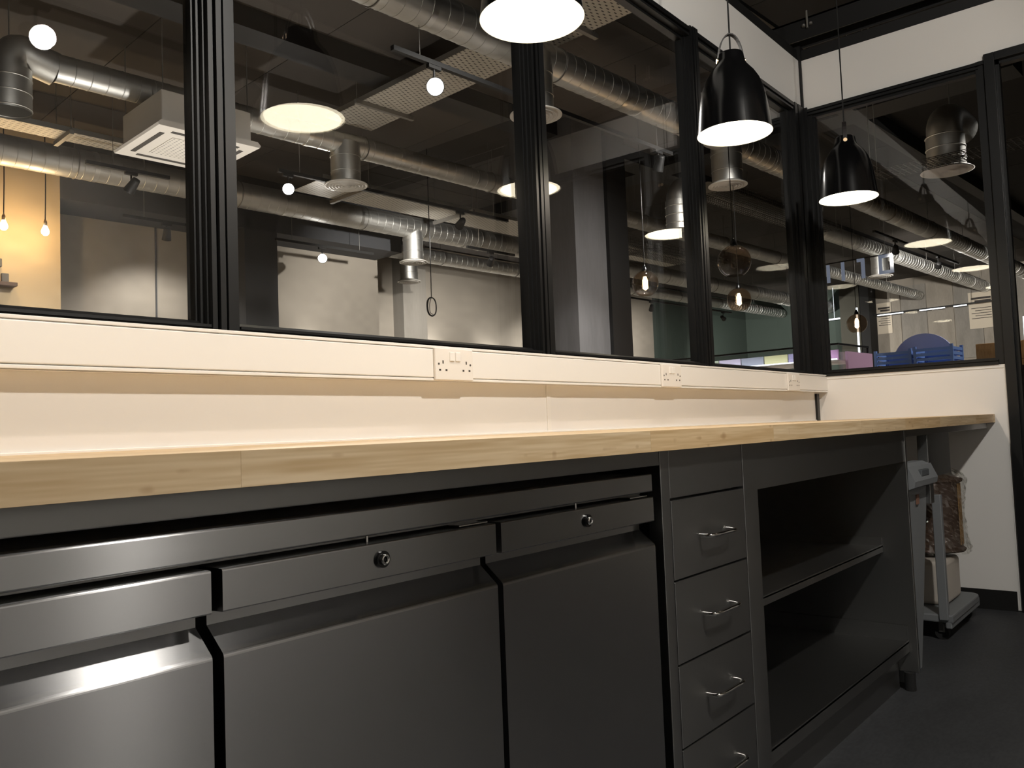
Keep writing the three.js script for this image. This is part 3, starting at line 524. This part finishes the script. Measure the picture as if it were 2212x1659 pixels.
track('black lighting track by the back wall, right of the black column', 7.6, 14.2, 8.3);
trackSpot('small far spotlight on the pale wall, left of the black column', [8.24, 3.45, 8.3], [9.6, 1.2, 10.2], HALL_SPOT_CD, { glowMat: M.spotGlowSoft, angle: 0.9 });
trackSpot('small far spotlight right of the lit globe lamp', [10.75, 3.45, 8.3], [13.0, 1.6, 10.2], HALL_SPOT_CD * 2, { glowMat: M.spotGlowSoft, angle: 0.9 });
trackSpot('small far spotlight washing the green wall', [13.8, 3.45, 8.3], [18.5, 1.8, 8.8], HALL_SPOT_CD * 2.5, { glowMat: M.spotGlowSoft, angle: 0.9 });
// the row of shop spotlights just outside the glass, above the view
track('black lighting track just outside the glass, above the view', -4.0, 3.6, 1.0, 4.05);
track('black lighting track beyond the doorway, above the view', 4.2, 5.6, -0.6, 4.35);
[[-3.2, 'left'], [-0.4, 'middle'], [2.6, 'right']].forEach(([u, k]) => trackSpot(`shop spotlight above the view, ${k} of the row outside the glass`, [u, 3.9, 1.0], [u + 0.6, 0, 4.6], 45, { angle: 0.85, glowMat: M.spotGlowSoft }));
trackSpot('shop spotlight above the view, beyond the doorway', [4.9, 4.2, -0.6], [3.7, 1.2, 0.5], 46, { angle: 0.6, penumbra: 0.4, r: 0.04, glowMat: M.spotGlowSoft });

// columns
{
  const c = (name, label, u0, u1, w0, w1, m) => inHall(single(name, hbox(u0, u1, 0, ROOM.top, w0, w1), m, label, 'column'));
  c('square_column', 'dark grey column between alcove halves', 1.21, 1.7, 8.3, 8.8, M.charcoal);
  c('square_column', 'beige pilaster on the back wall behind the hanging cable loop', 5.2, 5.75, 9.9, 10.2, M.beigeCool);
  c('square_column', 'pale grey column right of the centre window post', 2.93, 3.56, 4.0, 4.6, M.greyDark);
  c('square_column', 'black column left of the brown globe lamp', 3.5, 3.88, 3.95, 4.0, M.frameMatt);
  c('square_column', 'dark olive column behind the small globe lamp at right', 17.9, 18.4, 6.6, 7.12, M.olive);
  c('square_column', 'slim black column right of the small globe lamp', 17.9, 18.4, 6.35, 6.58, M.black);
}
// wall washers along the back wall ledge
for (const [u, w, i] of [[2.6, 8.85, 0], [6.0, 10.05, 1], [7.6, 10.05, 2]]) {
  const k = i < 1 ? 0.15 : 1, o = thing('wall_washer', ['uplight low in the alcove, right of the dark column', 'uplight low on the back wall, right of the beige column', 'uplight low on the back wall, left of the centre post'][i], 'uplight', 'uplights below the walls'); inHall(o, u, 2.2, w);
  part('housing', G.rbox(-0.08, 0.08, -0.1, 0, -0.05, 0.05, 0.01), M.frameMatt, o);
  part('glowing_lens', G.disc(0.045, 8).rotateX(-Math.PI / 2).translate(0, 0.004, 0), M.spotGlowSoft, o);
  part('bracket', G.box(-0.02, 0.02, -0.08, -0.04, -0.15, -0.05), M.frameMatt, o);
  spot(o, [0, 0.03, 0], [0, 2, -0.25], NEUTRAL, WALL_UP_CD * k, 0.9, 0.8, 2);
}
// an uplight standing on the shop floor below the cassette, hidden by the sill
{
  const o = thing('floor_uplight', 'floor uplight below the ceiling cassette, hidden behind the sill', 'uplight'); inHall(o, -1.3, 0, 4.7);
  part('base', G.cyl(0.14, 0.03, 'y', 28).translate(0, 0.01, 0), M.frameMatt, o);
  part('stem', G.rod([0, 0, 0], [0, 1.0, 0], 0.015), M.frameMatt, o);
  part('bowl', G.lathe([[0.02, 1.0], [0.07, 1.01], [0.11, 1.05], [0.12, 1.09], [0.115, 1.09], [0.1, 1.06]], 28), M.frameMatt, o);
  part('glowing_lens', G.disc(0.1, 8).rotateX(-Math.PI / 2).translate(0, 1.062, 0), M.spotGlowSoft, o);
  spot(o, [0, 1.1, 0], [0.3, 4, -0.4], NEUTRAL, 15, 0.75, 0.7, 3);
}
// bare bulbs
{
  const bulb = G.lathe([[0, -0.085], [0.02, -0.08], [0.036, -0.06], [0.04, -0.035], [0.03, -0.005], [0.014, 0.03]], 10);
  [[-1.76, 'bare amber filament bulb on a cord, at the left edge'], [-1.36, 'bare amber filament bulb on a cord, right of the other']].forEach(([u, lab]) => {
    const b = thing('bare_bulb_lamp', lab, 'bulb', 'bare bulbs on cords'); inHall(b, u, 3.32, 7.9);
    part('glowing_bulb', bulb, M.filament, b);
    part('holder', G.lathe([[0, 0.09], [0.008, 0.09], [0.018, 0.07], [0.02, 0.025], [0, 0.025]], 20), M.brass, b);
    part('cord', G.tube([[0, 0.08, 0], [0.006, 0.5, 0], [0, ROOM.top - 3.32, 0]], 0.006, 20, 6), M.black, b);
    const l = new THREE.PointLight(EDISON, EDISON_CD, 0, 2); l.position.set(0, -0.03, 0); l.castShadow = true; b.add(l);
  });
  const s = thing('wall_shelf', 'small brown wall shelf holding a black gadget, far left', 'shelf'); inHall(s, -1.66, 2.72, 8.27);
  part('board', G.rbox(-0.12, 0.1, -0.02, 0.02, -0.02, 0.12, 0.004), M.brown, s);
  part('gadget', G.rbox(-0.04, 0.03, 0.02, 0.12, 0.02, 0.07, 0.008), M.slot, s);
  const k = thing('wall_bracket', 'black wall bracket with trailing wire, at the left edge', 'bracket'); inHall(k, -1.72, 2.95, 8.26);
  part('block', G.rbox(-0.03, 0.03, -0.04, 0.05, -0.03, 0.04, 0.006), M.slot, k);
  part('wire', G.tube([[-0.01, 0.05, 0.02], [-0.03, 0.2, 0.02], [-0.02, 0.35, 0.02]], 0.004, 12, 5), M.slot, k);
}
// globe lamps
function globe(label, u, y, w, r, lit) {
  const g = thing('globe_lamp', label, 'globe lamp', 'smoked globe lamps'); inHall(g, u, y, w);
  const pts = []; for (let k = 0; k <= 20; k++) { const a = -1.05 + (Math.PI / 2 + 1.05 - 0.16) * k / 20; pts.push([Math.cos(a) * r, Math.sin(a) * r]); }
  part('globe_glass', G.lathe(pts, 40), M.smoke, g);
  part('cap', G.lathe([[0.028, r * 0.97], [0.024, r + 0.02], [0.012, r + 0.05], [0, r + 0.06]], 20), M.lampBlack, g);
  part('cord', G.rod([0, r + 0.05, 0], [0, (Math.abs(w - 2.53) < 0.16 ? 3.87 : ROOM.top) - y, 0], 0.004, 6), M.black, g);
  const bulb = G.lathe([[0, -0.065], [0.027, -0.045], [0.026, 0.035], [0.014, 0.07]], 7);
  part(lit ? 'glowing_bulb' : 'bulb', bulb, lit ? M.filament : M.film, g);
  if (lit) { const l = new THREE.PointLight(EDISON, 0.8, 0, 2); l.castShadow = true; g.add(l); }
}
M.smoke = new THREE.MeshPhysicalMaterial({ color: 0xcdbfb0, roughness: 0.02, transmission: 1, thickness: 0, ior: 1.5 });
globe('lit brown globe lamp left of the second pendant reflection', 2.4, 2.31, 2.72, 0.13, true);
globe('lit brown globe lamp below the dark one, near the corner post', 3.8, 2.24, 2.48, 0.13, true);
globe('unlit dark globe lamp above the lit one, near the corner post', 1.8, 2.24, 1.43, 0.135, false);
globe('lit clear globe lamp at right in front of the dark column', 6.8, 2.17, 2.4, 0.13, true);
// hanging cable loop
{
  const c = thing('hanging_cable', 'black hanging cable ending in a loop, in front of the back wall', 'cable'); inHall(c, 2.4, 2.5, 5.9);
  const pts = []; for (let k = 0; k < 24; k++) { const a = Math.PI * 2 * k / 24; pts.push([Math.sin(a) * 0.078, Math.cos(a) * 0.115, 0.004 * Math.sin(3 * a)]); }
  part('loop', [G.tube(pts, 0.008, 64, 8, true), G.tube(pts.map(([x, y, z]) => [x * 0.93, y * 0.97, z + 0.008]), 0.006, 64, 8, true), G.tube([[0, 0.12, 0], [-0.04, 0.02, 0.01], [-0.03, -0.08, 0.01], [0.02, -0.1, 0.01]], 0.004, 20, 6)], M.black, c);
  part('cord', G.tube([[0, 0.11, 0], [0.004, 0.5, 0], [0, ROOM.top - 2.5, 0]], 0.006, 20, 6), M.black, c);
}
// display counter
{
  const d = thing('display_counter', 'lit glass display counter with pastel panels, seen above the sill', 'display counter'); inHall(d, 1.95, 0, 0);
  const W0 = 0.68, W1 = 4.2;
  part('base', hbox(0, 0.7, 0, 1.02, W0, W1), M.white, d);
  part('glass_case', [hbox(0, 0.006, 1.04, 1.5, W0, W1), hbox(0, 0.6, 1.494, 1.5, W0, W1), hbox(0, 0.6, 1.04, 1.494, W0, W0 + 0.006)], M.glass, d);
  part('frame', [hbox(-0.004, 0.01, 1.49, 1.504, W0, W1), hbox(-0.004, 0.01, 1.02, 1.5, W0 + 0.1, W0 + 0.112), hbox(0.59, 0.604, 1.02, 1.504, W0, W0 + 0.012), hbox(-0.004, 0.604, 1.49, 1.504, W0 - 0.004, W0 + 0.008)], M.frame, d);
  part('led_strip', hbox(0.012, 0.022, 1.378, 1.388, W0 + 0.02, W1), M.led, d);
  part('shelf', hbox(0.01, 0.5, 1.368, 1.377, W0 + 0.02, W1), M.whiteGloss, d);
  const cols = [0xc79ac6, 0xa9a3c9, 0xd9d7a8, 0x9fa4b4, 0xc9c1d8, 0xb8c4ae, 0x9c96a8, 0xd3cfe0];
  for (let k = 0; k < 16; k++) part('pastel_panel', hbox(0.12, 0.13, 1.378, 1.462, W0 + 0.05 + k * 0.21, W0 + 0.05 + k * 0.21 + 0.2), std(cols[k % 8], 0.6), d);
  const l = new THREE.RectAreaLight(new THREE.Color().setRGB(0.92, 0.96, 1), 14, W1 - W0 - 0.1, 0.012); l.position.set(0.026, 1.39, -(W0 + W1) / 2); l.rotation.set(0, -Math.PI / 2, 0); d.add(l);
  part('end_panel', hbox(0.1, 0.6, 1.02, 1.44, W0 - 0.03, W0 - 0.01), std(0xcfa6c8, 0.6), d);
}
// back counter with crates and boxes
{
  const b = thing('back_counter', 'dark back counter under the blue crates', 'counter'); inHall(b);
  part('top', hbox(3.3, 4.1, 1.26, 1.3, -0.5, 1.25), M.frame, b);
  part('body', hbox(3.4, 4.0, 0, 1.26, -0.45, 1.2), M.charcoal, b);
  for (const [u, w, hh, lab, m] of [[3.55, 0.79, 0.2, 'blue slatted crate on the dark counter, left of two', M.blue], [3.55, 0.45, 0.21, 'blue slatted crate on the dark counter, right of two', M.blue]]) {
    const c = thing('slatted_crate', lab, 'crate', 'blue crates on the counter'); inHall(c, u, 1.301, w);
    part('floor_panel', G.box(-0.15, 0.15, 0, 0.012, -0.16, 0.16), m, c);
    for (let k = 0; k < 5; k++) part('slat', [G.box(-0.15, -0.138, 0.014 + k * hh / 5, 0.04 + k * hh / 5, -0.16, 0.16), G.box(0.138, 0.15, 0.014 + k * hh / 5, 0.04 + k * hh / 5, -0.16, 0.16), G.box(-0.138, 0.138, 0.014 + k * hh / 5, 0.04 + k * hh / 5, -0.16, -0.148), G.box(-0.138, 0.138, 0.014 + k * hh / 5, 0.04 + k * hh / 5, 0.148, 0.16)], m, c);
    part('corner', [[-0.14, -0.15], [0.14, -0.15], [-0.14, 0.15], [0.14, 0.15]].map(([x, z]) => G.box(x - 0.012, x + 0.012, 0, hh + 0.02, z - 0.012, z + 0.012)), m, c);
  }
  const a = thing('arched_board', 'blue arched board standing behind the blue crates', 'board'); inHall(a, 3.85, 1.301, 0.66);
  const s = new THREE.Shape(); s.moveTo(-0.28, 0); s.lineTo(-0.28, 0.1); s.absarc(0, 0.1, 0.28, Math.PI, 0, true); s.lineTo(0.28, 0); s.closePath();
  part('board', new THREE.ExtrudeGeometry(s, { depth: 0.02, bevelEnabled: false }).rotateY(-Math.PI / 2), std(0x949ec4, 0.6), a);
  const k = thing('cardboard_box', 'brown cardboard box on the dark counter at right, behind the glass', 'box', 'cardboard boxes'); inHall(k, 3.75, 1.301, -0.03);
  part('carton', G.rbox(-0.2, 0.2, 0, 0.215, -0.18, 0.18, 0.004), M.card, k);
  part('tape', G.box(-0.202, 0.202, 0.06, 0.065, -0.182, 0.182), M.brown, k);
  const q = thing('side_cabinet', 'dark cabinet beyond the doorway', 'cabinet'); inHall(q);
  part('body', hbox(2.2, 3.2, 0, 1.04, -1.6, -0.42), M.charcoal, q);
  part('top', hbox(2.18, 3.2, 1.04, 1.06, -1.62, -0.4), M.frame, q);
  const k2 = thing('cardboard_box', 'brown cardboard box seen through the doorway at the right edge', 'box', 'cardboard boxes'); inHall(k2, 2.6, 1.061, -0.72);
  part('carton', G.rbox(-0.22, 0.22, 0, 0.37, -0.26, 0.27, 0.004), M.card, k2);
  part('flap', G.box(-0.225, -0.22, 0.27, 0.36, -0.26, 0.27), M.card, k2);
}
// end wall: posters, slim LED tracks; hanging sign and tubes
{
  for (const [w, y, ww, hh, lab] of [[6.17, 3.52, 0.38, 0.82, 'paper poster with print beside the slim black column'], [3.85, 3.45, 0.56, 0.9, 'larger paper poster at the right end of the far wall']]) {
    const p = thing('paper_poster', lab, 'poster', 'posters on the far wall'); inHall(p, 18.45, y, w);
    part('sheet', hbox(-0.004, 0.004, -hh / 2, hh / 2, -ww / 2, ww / 2), M.paper, p);
    part('print', [0.3, 0.22, 0.05, -0.02, -0.09, -0.16, -0.23].map((t, i) => hbox(-0.006, -0.004, t * hh, t * hh + (i < 2 ? 0.05 : 0.015), -ww * 0.4, ww * (i % 2 ? 0.25 : 0.4))), M.ink, p);
  }
  const t = thing('led_track', 'slim track with white light bars along the far wall', 'light track'); inHall(t, 18.2, 3.6, 0);
  part('rail', hbox(-0.015, 0.015, 0.0, 0.03, 3.5, 6.4), M.frameMatt, t);
  for (const [a, b] of [[5.6, 6.25], [4.6, 5.2], [4.1, 4.4]]) part('light_bar', hbox(-0.02, 0.0, -0.03, -0.002, a, b), M.led, t);
  part('hanger', [4.0, 5.9].map(w => G.rod([0, 0.03, -w], [0, ROOM.top - 3.6, -w], 0.005, 6)), M.rod, t);
  const t2 = single('led_bar', [hbox(-0.015, 0.015, -0.02, 0.02, 7.2, 7.76), G.rod([0, 0.02, -7.4], [0, ROOM.top - 3.63, -7.4], 0.004, 6)], M.led, 'short white light bar left of the small globe lamp', 'light bar'); inHall(t2, 18.2, 3.63, 0);
  const v = single('led_bar', [hbox(-0.012, 0.012, 0.0, 2.67, -0.012, 0.012)], M.led, 'upright white light tube below the small globe lamp', 'light bar'); inHall(v, 9.0, 0, 3.24);
  const v2 = single('led_bar', [hbox(-0.012, 0.012, 1.432, 1.6, -0.012, 0.012)], M.led, 'short upright light tube on the box in the doorway', 'light bar'); inHall(v2, 2.42, 0, -0.475);
  const s = thing('illuminated_sign', 'pale blue hanging sign of upright strokes, ending in 1 0', 'sign'); inHall(s, 9.0, 0, 0);
  const stroke = (w, y0, y1, t = 0.05) => hbox(-0.01, 0.01, y0, y1, w - t / 2, w + t / 2);
  part('letter', stroke(3.66, 3.13, 3.42), M.signBlue, s);
  part('letter', stroke(3.42, 3.13, 3.43), M.signBlue, s);
  part('letter', [stroke(3.1, 3.12, 3.44, 0.055), hbox(-0.01, 0.01, 3.39, 3.44, 3.12, 3.19)], M.signBlue, s);
  part('letter', [stroke(2.83, 3.14, 3.44), stroke(2.66, 3.14, 3.44), hbox(-0.01, 0.01, 3.39, 3.44, 2.66, 2.83), hbox(-0.01, 0.01, 3.14, 3.19, 2.66, 2.83)], M.signBlue, s);
  part('rail', hbox(-0.006, 0.006, 3.43, 3.45, 2.62, 3.7), M.frameMatt, s);
  part('hanger', [2.75, 3.4].map(w => G.rod([0, 3.44, -w], [0, ROOM.top, -w], 0.003, 6)), M.rod, s);
}

renderer.render(scene, camera);
